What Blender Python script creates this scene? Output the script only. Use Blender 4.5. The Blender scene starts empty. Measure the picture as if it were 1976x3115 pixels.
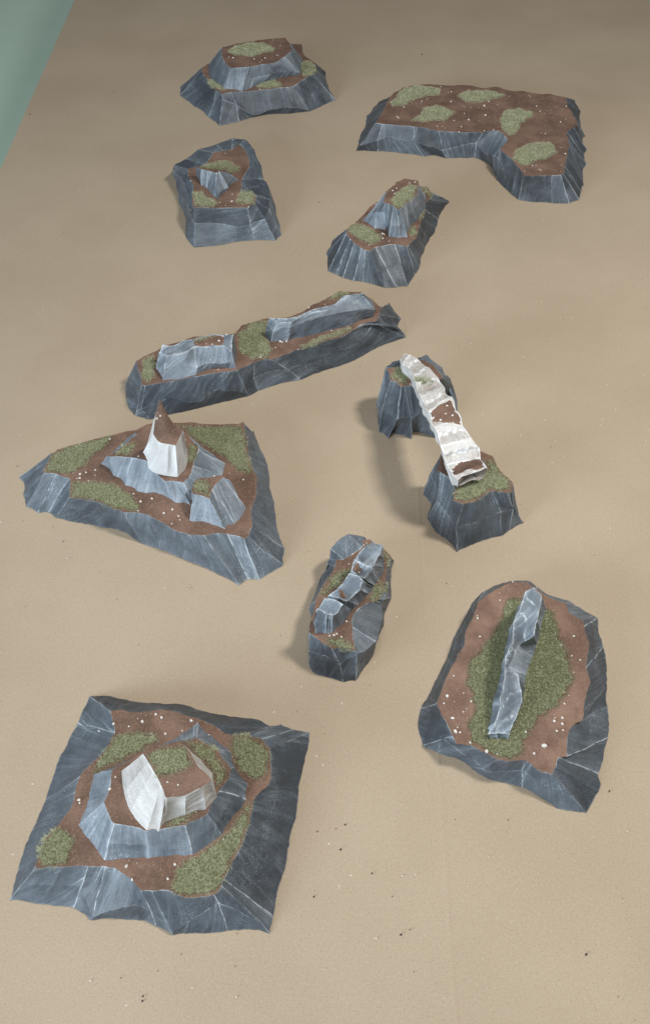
import bpy, math, random
import numpy as np
from mathutils import Vector, noise
from mathutils.bvhtree import BVHTree
from mathutils.geometry import delaunay_2d_cdt

random.seed(7)
R = random.Random(11)
scene = bpy.context.scene
COL = scene.collection

# ------------------------------------------------------------------ camera
CAM_H = 0.80                 # metres above the paper
F_PX, CX, CY = 2700.0, 988.0, 1557.5      # focal length and centre of the 1976 x 3115 photograph
PITCH = math.radians(51.3)
cam_d = bpy.data.cameras.new('camera')
cam = bpy.data.objects.new('camera', cam_d); COL.objects.link(cam)
cam.location = (0, 0, CAM_H)
cam.rotation_euler = (math.pi / 2 - PITCH, 0, 0)
cam_d.sensor_fit = 'VERTICAL'; cam_d.sensor_height = 24.0
cam_d.lens = F_PX / 3115.0 * 24.0
cam_d.clip_start = 0.01; cam_d.clip_end = 50
scene.camera = cam

# ------------------------------------------------------------------ light
scene.view_settings.view_transform = 'Standard'
scene.view_settings.look = 'None'
scene.view_settings.exposure = 0.0
scene.view_settings.gamma = 1.0
w = bpy.data.worlds.new('World'); scene.world = w; w.use_nodes = True
bgn = w.node_tree.nodes['Background']
bgn.inputs[0].default_value = (0.90, 0.96, 1.0, 1); bgn.inputs[1].default_value = 0.19

def area(name, loc, target, sx, sy, power, col):
    d = bpy.data.lights.new(name, 'AREA'); d.shape = 'RECTANGLE'
    d.size = sx; d.size_y = sy; d.energy = power; d.color = col
    o = bpy.data.objects.new(name, d); COL.objects.link(o)
    o.location = loc
    v = Vector(target) - Vector(loc)
    o.rotation_euler = v.to_track_quat('-Z', 'Y').to_euler()
    return o
area('tube_lamp', (0.82, 0.66, 1.58), (0.0, 0.55, 0.0), 0.15, 0.25, 23, (1.0, 0.975, 0.92))
area('window_light', (-1.65, -0.85, 0.72), (0.1, 0.65, 0.0), 1.2, 0.7, 52, (0.76, 0.89, 1.0))
area('ceiling_lamp', (-0.05, 0.15, 1.7), (0.0, 0.35, 0.0), 0.5, 0.4, 9.5, (1.0, 1.0, 0.98))

# ------------------------------------------------------------------ helpers
SP, CP = math.sin(PITCH), math.cos(PITCH)
CAMP = Vector((0, 0, CAM_H))
def ray(u, v):
    xc = (u - CX) / F_PX; yc = -(v - CY) / F_PX
    return Vector((xc, yc * SP + CP, yc * CP - SP))
def at(u, v, z=0.0):
    d = ray(u, v)
    return CAMP + d * ((z - CAM_H) / d.z)

def nz(p, s, o=0.0):
    return noise.noise(Vector((p[0] * s + o, p[1] * s + o * .7, p[2] * s - o * .4)))

def mat_new(name):
    m = bpy.data.materials.new(name); m.use_nodes = True
    nt = m.node_tree
    for n in list(nt.nodes): nt.nodes.remove(n)
    return m, nt
class NT:
    def __init__(s, nt): s.nt = nt
    def n(s, t, **kw):
        x = s.nt.nodes.new(t)
        for k, v in kw.items(): setattr(x, k, v)
        return x
    def l(s, a, b): s.nt.links.new(a, b)
    def math(s, op, a, b=None, clamp=False):
        x = s.n('ShaderNodeMath', operation=op, use_clamp=clamp)
        for i, q in enumerate((a, b)):
            if q is None: continue
            if isinstance(q, (int, float)): x.inputs[i].default_value = q
            else: s.l(q, x.inputs[i])
        return x.outputs[0]
    def noise(s, vec, scale, detail=3, rough=.55):
        x = s.n('ShaderNodeTexNoise'); x.inputs['Scale'].default_value = scale
        x.inputs['Detail'].default_value = detail; x.inputs['Roughness'].default_value = rough
        s.l(vec, x.inputs['Vector']); return x.outputs['Fac']
    def ramp(s, fac, a, b, lo=0.0, hi=1.0):
        x = s.n('ShaderNodeMapRange', interpolation_type='SMOOTHSTEP')
        x.inputs[1].default_value = a; x.inputs[2].default_value = b
        x.inputs[3].default_value = lo; x.inputs[4].default_value = hi
        s.l(fac, x.inputs[0]); return x.outputs[0]
    def mix(s, fac, a, b):
        x = s.n('ShaderNodeMix', data_type='RGBA')
        if isinstance(fac, (int, float)): x.inputs[0].default_value = fac
        else: s.l(fac, x.inputs[0])
        for i, q in ((6, a), (7, b)):
            if isinstance(q, tuple): x.inputs[i].default_value = (*q, 1)
            else: s.l(q, x.inputs[i])
        return x.outputs[2]
    def attr(s, name):
        return s.n('ShaderNodeAttribute', attribute_name=name).outputs['Fac']
    def scale(s, vec, x, y, z):
        m = s.n('ShaderNodeMapping'); m.inputs['Scale'].default_value = (x, y, z)
        s.l(vec, m.inputs['Vector']); return m.outputs[0]
    def out(s, col, rough, height=None, dist=.001, strength=1.0, spec=.3):
        b = s.n('ShaderNodeBsdfPrincipled')
        if isinstance(col, tuple): b.inputs['Base Color'].default_value = (*col, 1)
        else: s.l(col, b.inputs['Base Color'])
        if isinstance(rough, (int, float)): b.inputs['Roughness'].default_value = rough
        else: s.l(rough, b.inputs['Roughness'])
        b.inputs['Specular IOR Level'].default_value = spec
        if height is not None:
            bp = s.n('ShaderNodeBump'); bp.inputs['Distance'].default_value = dist
            bp.inputs['Strength'].default_value = strength
            s.l(height, bp.inputs['Height']); s.l(bp.outputs[0], b.inputs['Normal'])
        o = s.n('ShaderNodeOutputMaterial'); s.l(b.outputs[0], o.inputs[0])

def rock_material(name, dark, mid, light, edge, streak_gain=1.0):
    m, nt = mat_new(name); g = NT(nt)
    tc = g.n('ShaderNodeTexCoord'); obj = tc.outputs['Object']
    uv = g.n('ShaderNodeUVMap', uv_map='streak').outputs[0]
    tone = g.attr('tone'); wear = g.attr('wear'); near = g.attr('near')
    s1 = g.noise(g.scale(uv, 20, 300, 1), 1.0, 4, .6)
    s2 = g.noise(g.scale(uv, 9, 120, 1), 1.0, 3, .6)
    blot = g.noise(obj, 30, 3); spk = g.noise(obj, 900, 2, .6); mask = g.noise(obj, 22, 2)
    swath = g.noise(g.scale(uv, 16, 60, 1), 1.0, 2, .5)
    amt = g.math('ADD', .30, g.math('MULTIPLY', near, .75))
    amt = g.math('MULTIPLY', amt, g.ramp(swath, .40, .66))
    st = g.math('MULTIPLY', g.ramp(s1, .38, .78), amt)
    st2 = g.ramp(s2, .50, .72)
    sp = g.math('MULTIPLY', g.ramp(spk, .54, .68), g.ramp(mask, .50, .64))
    f = g.math('ADD', g.math('SUBTRACT', tone, .03), g.math('MULTIPLY', g.math('SUBTRACT', blot, .5), .55))
    f = g.math('ADD', f, g.math('MULTIPLY', st, .74 * streak_gain))
    f = g.math('ADD', f, g.math('MULTIPLY', near, .09))
    f = g.math('ADD', f, g.math('MULTIPLY', st2, .17 * streak_gain))
    f = g.math('ADD', f, g.math('MULTIPLY', sp, .42))
    f = g.math('ADD', f, g.math('MULTIPLY', g.math('SUBTRACT', g.noise(obj, 260, 2), .5), .22), True)
    x = g.n('ShaderNodeValToRGB'); g.l(f, x.inputs[0])
    r = x.color_ramp; r.elements[0].color = (*dark, 1); r.elements[1].color = (*light, 1)
    e = r.elements.new(.42); e.color = (*mid, 1)
    we = g.math('MULTIPLY', g.ramp(wear, .0, .9), g.ramp(g.noise(obj, 120, 3), .34, .58), True)
    col = g.mix(g.math('MULTIPLY', we, .60), x.outputs[0], edge)
    h = g.math('ADD', g.math('MULTIPLY', s1, .5), g.math('MULTIPLY', g.noise(obj, 700, 3), .35))
    g.out(col, .50, h, .0011, .8, .45)
    return m
M_ROCK = rock_material('blue_grey_rock_paint', (.042, .051, .062), (.125, .149, .176), (.42, .48, .55), (.72, .77, .80))
M_WHITE = rock_material('white_rock_paint', (.20, .165, .14), (.54, .52, .50), (.88, .89, .89), (.92, .94, .95), .6)

def dirt_material(name='brown_earth', k=1.0):
    m, nt = mat_new(name); g = NT(nt)
    obj = g.n('ShaderNodeTexCoord').outputs['Object']
    a = g.noise(obj, 26, 4, .6); b = g.noise(obj, 420, 3, .7); c = g.noise(obj, 1300, 2, .6)
    col = g.mix(g.ramp(a, .35, .68), (.108 * k, .067 * k, .050 * k), (.180 * k, .114 * k, .085 * k))
    col = g.mix(g.ramp(b, .48, .72, 0, .6), col, (.30, .19, .14))
    col = g.mix(g.ramp(c, .58, .74, 0, .6), col, (.045, .022, .017))
    col = g.mix(g.math('MULTIPLY', g.attr('wear'), g.ramp(b, .35, .6, 0, .55)), col, (.30, .17, .095))
    h = g.math('ADD', b, g.math('MULTIPLY', c, .6))
    g.out(col, .92, h, .0016, .9, .15)
    return m
M_DIRT = dirt_material('brown_earth', 1.28)
M_DIRT_PALE = dirt_material('pale_brown_earth', 1.6)

def grass_material():
    m, nt = mat_new('static_grass_fibre'); g = NT(nt)
    s = g.attr('shade')
    x = g.n('ShaderNodeValToRGB'); g.l(s, x.inputs[0]); r = x.color_ramp
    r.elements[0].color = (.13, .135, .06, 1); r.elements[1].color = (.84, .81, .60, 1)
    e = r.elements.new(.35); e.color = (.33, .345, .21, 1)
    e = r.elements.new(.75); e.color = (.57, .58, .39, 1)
    g.out(x.outputs[0], .85, None, spec=.1)
    return m
M_GRASS = grass_material()
def turf_material():
    m, nt = mat_new('turf_underlay'); g = NT(nt)
    obj = g.n('ShaderNodeTexCoord').outputs['Object']
    col = g.mix(g.ramp(g.noise(obj, 500, 3, .7), .4, .65), (.125, .13, .075), (.30, .31, .19))
    g.out(col, .95, g.noise(obj, 900, 2), .001, 1.0, .05)
    return m
M_TURF = turf_material()
def stone_material():
    m, nt = mat_new('white_grit'); g = NT(nt)
    obj = g.n('ShaderNodeTexCoord').outputs['Object']
    g.out(g.mix(g.noise(obj, 300), (.55, .51, .46), (.84, .81, .76)), .8)
    return m
M_STONE = stone_material()
def flat_material(name, col, rough=.8):
    m, nt = mat_new(name); g = NT(nt)
    obj = g.n('ShaderNodeTexCoord').outputs['Object']
    c2 = tuple(min(1, c * 1.25) for c in col)
    g.out(g.mix(g.noise(obj, 60), col, c2), rough)
    return m
M_CRUMB = flat_material('dark_crumb', (.035, .026, .024))

def paper_material():
    m, nt = mat_new('kraft_paper'); g = NT(nt)
    obj = g.n('ShaderNodeTexCoord').outputs['Object']
    fib = g.noise(g.scale(obj, 420, 800, 1), 1.0, 3, .7)
    fib2 = g.noise(g.scale(obj, 700, 380, 1), 1.0, 3, .7)
    blot = g.noise(obj, 5, 4, .55); fine = g.noise(obj, 1500, 2, .7)
    col = g.mix(g.ramp(blot, .3, .7), (.372, .296, .213), (.412, .331, .243))
    col = g.mix(g.ramp(fib, .50, .74, 0, .5), col, (.225, .158, .10))
    col = g.mix(g.ramp(fib2, .52, .76, 0, .45), col, (.57, .48, .37))
    col = g.mix(g.ramp(fine, .60, .80, 0, .22), col, (.25, .175, .11))
    v = g.n('ShaderNodeTexVoronoi'); v.inputs['Scale'].default_value = 110; v.inputs['Randomness'].default_value = 1
    g.l(obj, v.inputs['Vector'])
    big = g.noise(obj, 7.3, 1)
    dot = g.math('MULTIPLY', g.ramp(v.outputs['Distance'], .07, .11, 1, 0), g.ramp(g.n('ShaderNodeSeparateColor').outputs[0], .5, .5))
    sc = g.n('ShaderNodeSeparateColor'); g.l(v.outputs['Color'], sc.inputs[0])
    dark = g.math('MULTIPLY', g.ramp(v.outputs['Distance'], .06, .10, 1, 0), g.ramp(sc.outputs[0], .90, .92))
    lite = g.math('MULTIPLY', g.ramp(v.outputs['Distance'], .06, .10, 1, 0), g.ramp(sc.outputs[1], .93, .95))
    col = g.mix(g.math('MULTIPLY', dark, .7), col, (.12, .08, .055))
    col = g.mix(g.math('MULTIPLY', lite, .7), col, (.80, .73, .62))
    h = g.math('ADD', g.math('MULTIPLY', fib, .4), g.math('MULTIPLY', g.noise(obj, 14, 2), .6))
    g.out(col, .78, h, .0009, .25, .22)
    return m
M_PAPER = paper_material()
def floor_material():
    m, nt = mat_new('teal_floor_paint'); g = NT(nt)
    obj = g.n('ShaderNodeTexCoord').outputs['Object']
    col = g.mix(g.ramp(g.noise(obj, 3, 4), .3, .7), (.64, .84, .67), (.69, .87, .71))
    col = g.mix(g.ramp(g.noise(g.scale(obj, 1.5, 14, 1), 1, 3), .5, .7, 0, .3), col, (.72, .88, .74))
    g.out(col, .6, g.noise(obj, 20), .002, .3)
    return m
M_FLOOR = floor_material()
M_WOOD = flat_material('plain_table_board', (.33, .24, .15), .6)

def link(name, me, parent=None, origin=None):
    o = bpy.data.objects.new(name, me); COL.objects.link(o)
    if parent is not None: o.parent = parent
    return o
def mesh(name, verts, faces, mats, fmat=None, smooth=True, attrs=None, uv=None):
    me = bpy.data.meshes.new(name)
    me.from_pydata([tuple(map(float, v)) for v in verts], [], [tuple(map(int, f)) for f in faces])
    for m in (mats if isinstance(mats, (list, tuple)) else [mats]): me.materials.append(m)
    if fmat is not None: me.polygons.foreach_set('material_index', np.asarray(fmat, dtype=np.int32))
    if smooth: me.polygons.foreach_set('use_smooth', np.ones(len(me.polygons), dtype=bool))
    for k, v in (attrs or {}).items():
        a = me.attributes.new(k, 'FLOAT', 'POINT'); a.data.foreach_set('value', np.asarray(v, dtype=np.float32))
    if uv is not None:
        l = me.uv_layers.new(name='streak')
        idx = np.empty(len(me.loops), dtype=np.int32); me.loops.foreach_get('vertex_index', idx)
        l.data.foreach_set('uv', np.asarray(uv, dtype=np.float32)[idx].ravel())
    me.update(); return me

# ------------------------------------------------------------------ a terrain piece
ICO = None
def ico_data():
    global ICO
    if ICO is None:
        t = (1 + 5 ** .5) / 2
        v = [(-1,t,0),(1,t,0),(-1,-t,0),(1,-t,0),(0,-1,t),(0,1,t),(0,-1,-t),(0,1,-t),(t,0,-1),(t,0,1),(-t,0,-1),(-t,0,1)]
        f = [(0,11,5),(0,5,1),(0,1,7),(0,7,10),(0,10,11),(1,5,9),(5,11,4),(11,10,2),(10,7,6),(7,1,8),(3,9,4),(3,4,2),(3,2,6),(3,6,8),(3,8,9),(4,9,5),(2,4,11),(6,2,10),(8,6,7),(9,8,1)]
        ICO = (np.array(v) / 1.902, f)
    return ICO
def pebble_verts(r, rnd):
    v, f = ico_data()
    s = np.array([rnd.uniform(.75, 1.25), rnd.uniform(.75, 1.25), rnd.uniform(.6, .95)]) * r
    j = np.array([[rnd.uniform(.7, 1.22)] for _ in range(12)])
    a = rnd.uniform(0, 6.28); c, sn = math.cos(a), math.sin(a)
    return (v * j * s) @ np.array([[c, sn, 0], [-sn, c, 0], [0, 0, 1]]), f
PEB_MESH = []
def pebble_mesh(rnd):
    if not PEB_MESH:
        for k in range(4):
            v, f = pebble_verts(1.0, R)
            PEB_MESH.append(mesh('pebble', v, f, M_STONE, smooth=False))
    return PEB_MESH[rnd.randrange(4)]

def inside(poly, x, y):
    c = False; n = len(poly); j = n - 1
    for i in range(n):
        xi, yi = poly[i]; xj, yj = poly[j]
        if (yi > y) != (yj > y) and x < (xj - xi) * (y - yi) / (yj - yi) + xi: c = not c
        j = i
    return c
def pdist(poly, x, y):
    P = np.asarray(poly, float); Q = np.roll(P, -1, 0); d = Q - P
    t = np.clip(((x - P[:, 0]) * d[:, 0] + (y - P[:, 1]) * d[:, 1]) / np.maximum((d * d).sum(1), 1e-12), 0, 1)
    return float(np.hypot(P[:, 0] + t * d[:, 0] - x, P[:, 1] + t * d[:, 1] - y).min())

def cdt_inside(pts, n):
    poly = [(p[0], p[1]) for p in pts[:n]]
    vo, eo, fo, *_ = delaunay_2d_cdt(pts, [(i, (i + 1) % n) for i in range(n)], [], 0, 1e-5, False)
    vo = np.array([(v[0], v[1]) for v in vo])
    out = []
    for f in fo:
        c = vo[list(f)].mean(0)
        if inside(poly, c[0], c[1]): out.append(tuple(f))
    return vo, out

class Piece:
    def __init__(s, name, label, category, crop, seed):
        s.ox, s.oy, s.f = crop
        s.r = random.Random(seed); s.seed = seed * 3.7
        s.root = bpy.data.objects.new(name, None); COL.objects.link(s.root)
        s.root.empty_display_size = .05
        s.root['label'] = label; s.root['category'] = category; s.root['group'] = 'painted rock terrain pieces on the paper'
        s.dmat = M_DIRT; s.org = None; s.parts = {}; s.bvh = {}; s.dirtpts = []
    def px(s, x, y, zcm):
        return at(s.ox + x / s.f, s.oy + y / s.f, zcm * .01)
    def loc(s, V): return np.asarray(V, float) - s.org

    def loft(s, key, name, ridges, zs, tone=.16, tvar=.13, cap='dirt', mat=None, sag=(.0, .055), step=.0022, wear=1.0,
             capname='dirt_cover', rough=1.0, groove=1.0, ang=None, parent=None, capz=None, ltone=None, captone=None, tones=None, ctrl=None, crand=.10, sharp=False, cstep=.0034, lines=(), creases=None):
        r = s.r; mat = mat or M_ROCK
        L = max(len(q) for q in ridges); L = max(L, 2)
        pts = []
        for q in ridges:
            q = list(q)
            if len(q) < L: q = [q[0]] + [None] * (L - 2) + [q[-1]]
            def wp(e, z):
                return np.array(s.px(e[0], e[1], e[2] if len(e) > 2 else z))
            T = wp(q[-1], zs[-1])
            out = [None] * L; out[-1] = T
            for k, e in enumerate(q[:-1]):
                if e is None: continue
                if e[0] == 'o':
                    out[k] = np.array([T[0] + e[1] * .01, T[1] + e[2] * .01, zs[k] * .01])
                else: out[k] = wp(e, zs[k])
            for k in range(L):
                if out[k] is None:
                    a = max(i for i in range(k) if out[i] is not None); b = min(i for i in range(k, L) if out[i] is not None)
                    t = (k - a) / (b - a); out[k] = out[a] * (1 - t) + out[b] * t
            if zs[0] > 0: out[0] = out[0] - np.array([0, 0, .0035])
            pts.append(out)
        n = len(pts)
        if s.org is None:
            c = np.mean([p[0] for p in pts], 0); s.org = np.array([c[0], c[1], 0.0]); s.root.location = s.org
        W = [max(np.linalg.norm(pts[(i + 1) % n][k] - pts[i][k]) for k in range(L)) for i in range(n)]
        H = [np.mean([np.linalg.norm(pts[i][k + 1] - pts[i][k]) for i in range(n)]) for k in range(L - 1)]
        cen = np.mean([p[-1] for p in pts], 0)
        # orientation
        ar = sum(pts[i][-1][0] * pts[(i + 1) % n][-1][1] - pts[(i + 1) % n][-1][0] * pts[i][-1][1] for i in range(n))
        ccw = ar > 0
        def samp(w):
            e = min(.0011 / max(w, 1e-5), .22)
            m = max(2, int(round(w / step)))
            return [0.0, e] + [e + (1 - 2 * e) * k / m for k in range(1, m)] + [1 - e, 1.0]
        V = []; F = []; wr = []; tn = []; uv = []; ring = []; nr_ = []; seamv = []; seamid = {}
        mflag = [[(len(q) == L and k < L - 1 and k > 0 and q[k] is not None) for k in range(L)] for q in ridges]
        lton = ltone or [0] * (L - 1)
        def turn(i, k):
            a = pts[i][k] - pts[i - 1][k]; b = pts[(i + 1) % n][k] - pts[i][k]
            a = a[:2]; b = b[:2]; la, lb = np.hypot(*a), np.hypot(*b)
            if la < 1e-4 or lb < 1e-4: return 0
            return math.degrees(math.acos(max(-1, min(1, float(a @ b) / (la * lb)))))
        crease = [any(turn(i, k) > 36 for k in range(L)) or r.random() < crand for i in range(n)]
        if creases is not None: crease = [i in creases for i in range(n)]
        if sharp: crease = [True] * n
        def tang(i, k, end):
            # tangent at the start (end=0) or the end (end=1) of segment i
            a_, b_ = (i, (i + 1) % n)
            ch = pts[b_][k] - pts[a_][k]; ln_ = np.linalg.norm(ch)
            q = b_ if end else a_
            if crease[q]: return ch
            p0, p1, p2 = pts[q - 1][k], pts[q][k], pts[(q + 1) % n][k]
            l0, l1 = np.linalg.norm(p1 - p0), np.linalg.norm(p2 - p1)
            if l0 < 1e-5 or l1 < 1e-5: return ch
            d_ = (p1 - p0) / l0 * l1 + (p2 - p1) / l1 * l0
            return d_ / (l0 + l1) * min(ln_, 2.2 * min(l0, l1))
        grp = {}
        gid = []; g_ = 0
        for i in range(n):
            if crease[i]: g_ += 1
            gid.append(g_)
        if not crease[0]: gid = [gid[-1] if q == gid[0] else q for q in gid] if any(crease) else gid
        for q in set(gid): grp[q] = (tone + r.uniform(-tvar, tvar), r.uniform(0, 50), r.uniform(-22, 22), r.uniform(.3, 1.0) * groove, [r.uniform(-.05, .05) for _ in range(L)])
        xcum = 0.0
        rs = [(.25 + .75 * r.random()) * wear * (1 if crease[i] else 0) for i in range(n)]
        col_tone = [grp[q][0] for q in gid]
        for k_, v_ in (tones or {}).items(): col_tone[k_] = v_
        for i in range(n):
            j = (i + 1) % n
            w_ = W[i]; S = samp(w_); ns = len(S)
            a = pts[j][-1] - pts[i][-1] + pts[j][0] - pts[i][0]
            o = np.array([a[1], -a[0], 0]) * (1 if ccw else -1); ln = np.linalg.norm(o)
            o = o / ln if ln > 1e-7 else np.zeros(3)
            sg = r.uniform(*sag) * w_ * .5 * (crease[i] + crease[j]); _, off, dth, ga, ltr = grp[gid[i]]; th = (ang if ang is not None else 90) + dth
            TA = [tang(i, k, 0) for k in range(L)]; TB = [tang(i, k, 1) for k in range(L)]
            ct, sn = math.cos(math.radians(th)), math.sin(math.radians(th))
            wxi, wxj = (0 if crease[i] else 1), (0 if crease[j] else 1)
            for k in range(L - 1):
                Tt = samp(H[k]); nt = len(Tt); base = len(V)
                lt = col_tone[i] + ltr[k] + lton[k]; mst = r.uniform(.5, 1)
                hs = r.uniform(0, .05) * H[k]
                top_w = ((.25 + .6 * r.random()) if k == L - 2 else 0) * wear
                bot_w = (.35 if k == 0 else 0)
                for ti, t in enumerate(Tt):
                    for si, q in enumerate(S):
                        if (si == 0 and not crease[i]): seamv.append(len(V)); seamid[len(V)] = i * 10 + k
                        if (si == ns - 1 and not crease[j]): seamv.append(len(V)); seamid[len(V)] = j * 10 + k
                        h0, h1, h2, h3 = 2*q**3 - 3*q*q + 1, q**3 - 2*q*q + q, -2*q**3 + 3*q*q, q**3 - q*q
                        P = (pts[i][k] * h0 + TA[k] * h1 + pts[j][k] * h2 + TB[k] * h3) * (1 - t) + (pts[i][k + 1] * h0 + TA[k + 1] * h1 + pts[j][k + 1] * h2 + TB[k + 1] * h3) * t
                        win = 4 * q * (1 - q)
                        x_, y_ = q * w_ + xcum, t * H[k] + k * .02
                        u_, v_ = ct * x_ + sn * y_, -sn * x_ + ct * y_
                        gr = noise.noise((u_ * 14 + off, v_ * 230 + off, 0)) * .00075 * ga + noise.noise((u_ * 9 + off, v_ * 70, 3)) * .0012 * ga
                        d = -sg * win - hs * 4 * t * (1 - t) * win + gr * min(1, win * 2)
                        P = P + o * d
                        e1 = nz(P, 55, s.seed) * .0011 * rough; e2 = nz(P, 170, s.seed + 9) * .00045 * rough
                        zl = 0 if (k == 0 and ti == 0) else 1
                        P = P + o * (e1 + e2) * min(1, win * 2 + .0) + np.array([nz(P, 60, s.seed + 3) * .0009, nz(P, 60, s.seed + 5) * .0009, zl * nz(P, 75, s.seed + 7) * .0008]) * rough
                        V.append(P)
                        ww = 0.0
                        if si == 0: ww = max(ww, rs[i])
                        if si == ns - 1: ww = max(ww, rs[j])
                        if ti == nt - 1: ww = max(ww, top_w, (mflag[i][k + 1] * (1 - q) + mflag[j][k + 1] * q) * mst * wear)
                        dd = min(q * w_ if rs[i] > .2 else 9, (1 - q) * w_ if rs[j] > .2 else 9, (1 - t) * H[k] if (k == L - 2 or mflag[i][k + 1]) else 9)
                        nr_.append(math.exp(-dd / .0055))
                        if ti == 0: ww = max(ww, bot_w)
                        wr.append(ww); tn.append(lt); uv.append((u_ + off, v_ + off * .37))
                for ti in range(nt - 1):
                    for si in range(ns - 1):
                        b0 = base + ti * ns + si
                        f = (b0, b0 + 1, b0 + ns + 1, b0 + ns)
                        F.append(f if ccw else f[::-1])
                if k == L - 2 and True:
                    st = base + (nt - 1) * ns
                    ring += list(range(st, st + ns - 1))
            xcum += w_
        V = np.array(V)
        bd0 = V[ring]
        if not all(crease):
            key_ = {}
            rem = np.arange(len(V)); cnt = 0
            seam = [False] * len(V)
            for a_ in seamv: seam[a_] = True
            for a_ in range(len(V)):
                if seam[a_]:
                    kk = tuple(np.round(V[a_] * 2e5).astype(int)) + (seamid[a_],)
                    if kk in key_: rem[a_] = key_[kk]
                    else: key_[kk] = a_
            F = [tuple(dict.fromkeys(int(rem[q]) for q in f)) for f in F]; F = [f for f in F if len(f) > 2]
        # cap
        bd = bd0; capV, capF, capE = s.cap_mesh(bd, cstep, capz, rough, ctrl)
        V2 = s.loc(V)
        par = parent or s.root
        if cap != 'dirt':
            b0 = len(V2); Vc = s.loc(capV)
            allV = np.vstack([V2, Vc]); F2 = F + [tuple(b0 + q for q in f) for f in capF]
            wc = [0.0 if e > .0008 else .7 * wear for e in capE]
            for ln in lines:
                Q = np.array([s.px(*q) for q in ln])
                for a_, b_ in zip(Q[:-1], Q[1:]):
                    d_ = (b_ - a_)[:2]; t_ = np.clip(((capV[:, :2] - a_[:2]) @ d_) / max(d_ @ d_, 1e-12), 0, 1)
                    dd_ = np.hypot(*(capV[:, :2] - a_[:2] - t_[:, None] * d_).T)
                    wc = list(np.maximum(wc, np.clip(1.4 - dd_ / .0007, 0, 1) * .75))
            wr2 = wr + wc; tn2 = tn + [tone + (captone if captone is not None else .03)] * len(Vc)
            uv2 = uv + [(p[0] * .8 + p[1] * .6, p[1] * .8 - p[0] * .6) for p in Vc]
            me = mesh(name, allV, F2, mat, attrs={'wear': wr2, 'tone': tn2, 'near': nr_ + [math.exp(-e / .004) * .45 + .1 for e in capE]}, uv=uv2)
            ob = link(name, me, par); surf = (np.vstack([V, capV]), F2)
        else:
            me = mesh(name, V2, F, mat, attrs={'wear': wr, 'tone': tn, 'near': nr_}, uv=uv)
            ob = link(name, me, par)
            me2 = mesh(capname, s.loc(capV), capF, s.dmat, attrs={'wear': [.8 * max(0, nz((q[0], q[1], 0), 22, s.seed) + .35) if e < .001 else 0 for e, q in zip(capE, capV)]})
            link(capname, me2, ob)
            surf = (np.vstack([V, capV]), F + [tuple(len(V) + q for q in f) for f in capF])
            s.dirtpts += [(capV[i], key) for i in range(len(capV)) if capE[i] > .003]
        s.parts[key] = ob
        s.bvh[key] = BVHTree.FromPolygons([Vector(p) for p in surf[0]], surf[1])
        return ob

    def cap_mesh(s, bd, step, capz=None, rough=1.0, ctrl=None):
        P2 = bd[:, :2] * 100.0; n = len(P2)
        lo, hi = P2.min(0), P2.max(0); st = step * 100
        pts = [Vector(p) for p in P2]; yy = lo[1]
        poly = [tuple(p) for p in P2]; nb = n
        C3 = np.array([s.px(*q) for q in ctrl]) if ctrl else np.zeros((0, 3))
        for q in C3: pts.append(Vector((q[0] * 100, q[1] * 100)))
        src = np.vstack([P2, C3[:, :2] * 100]); Zs = np.concatenate([bd[:, 2], C3[:, 2]])
        while yy < hi[1]:
            xx = lo[0]
            while xx < hi[0]:
                x = xx + s.r.uniform(-.3, .3) * st; y = yy + s.r.uniform(-.3, .3) * st
                if inside(poly, x, y) and pdist(poly, x, y) > st * .45: pts.append(Vector((x, y)))
                xx += st
            yy += st
        vo, fo = cdt_inside(pts, n)
        Z = bd[:, 2]; outV = []; E = []
        for x, y in vo:
            da = np.hypot(src[:, 0] - x, src[:, 1] - y); dm = da[:nb].min()
            if da.min() < 1e-3: z = Zs[da.argmin()]
            else:
                w_ = 1 / da ** (capz or 2.2)
                if len(C3): w_[nb:] *= 4
                z = (w_ * Zs).sum() / w_.sum()
                p = (x * .01, y * .01, .1)
                z += (nz(p, 45, s.seed) * .0012 + nz(p, 260, s.seed + 2) * .0007) * min(1, dm / .6) * rough
            outV.append((x * .01, y * .01, z)); E.append(dm * .01)
        F = []
        for f in fo:
            a, b, c = (vo[i] for i in f[:3])
            F.append(tuple(f) if (b[0]-a[0])*(c[1]-a[1]) - (b[1]-a[1])*(c[0]-a[0]) > 0 else tuple(f)[::-1])
        return np.array(outV), F, E

    def hit(s, key, x, y):
        d = ray(s.ox + x / s.f, s.oy + y / s.f).normalized()
        for k in ([key] if isinstance(key, str) else key):
            p, nrm, i, dist = s.bvh[k].ray_cast(CAMP, d)
            if p is not None: return p, (nrm if nrm.z > 0 else -nrm)
        return None
    def mpp(s, p):   # metres per crop pixel sideways at p
        return (p - CAMP).length / F_PX / s.f

    def drape(s, key, poly, lift, stepm, jag=.0):
        c = np.mean(poly, 0); h = s.hit(key, *c) or next((q for q in (s.hit(key, *p) for p in poly) if q), None)
        if h is None: return None
        st = stepm / s.mpp(h[0])
        bd = []
        for i in range(len(poly)):
            a, b = np.array(poly[i], float), np.array(poly[(i + 1) % len(poly)], float)
            m = max(1, int(np.linalg.norm(b - a) / st))
            for k in range(m):
                p = a + (b - a) * k / m
                q = st * jag
                bd.append((p[0] + noise.noise((p[0] / st * .35, p[1] / st * .35, s.seed)) * q * 2, p[1] + noise.noise((p[0] / st * .35, p[1] / st * .35, s.seed + 7)) * q * 1.4))
        lo, hi = np.min(bd, 0), np.max(bd, 0)
        pts = list(bd); y = lo[1]
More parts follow.
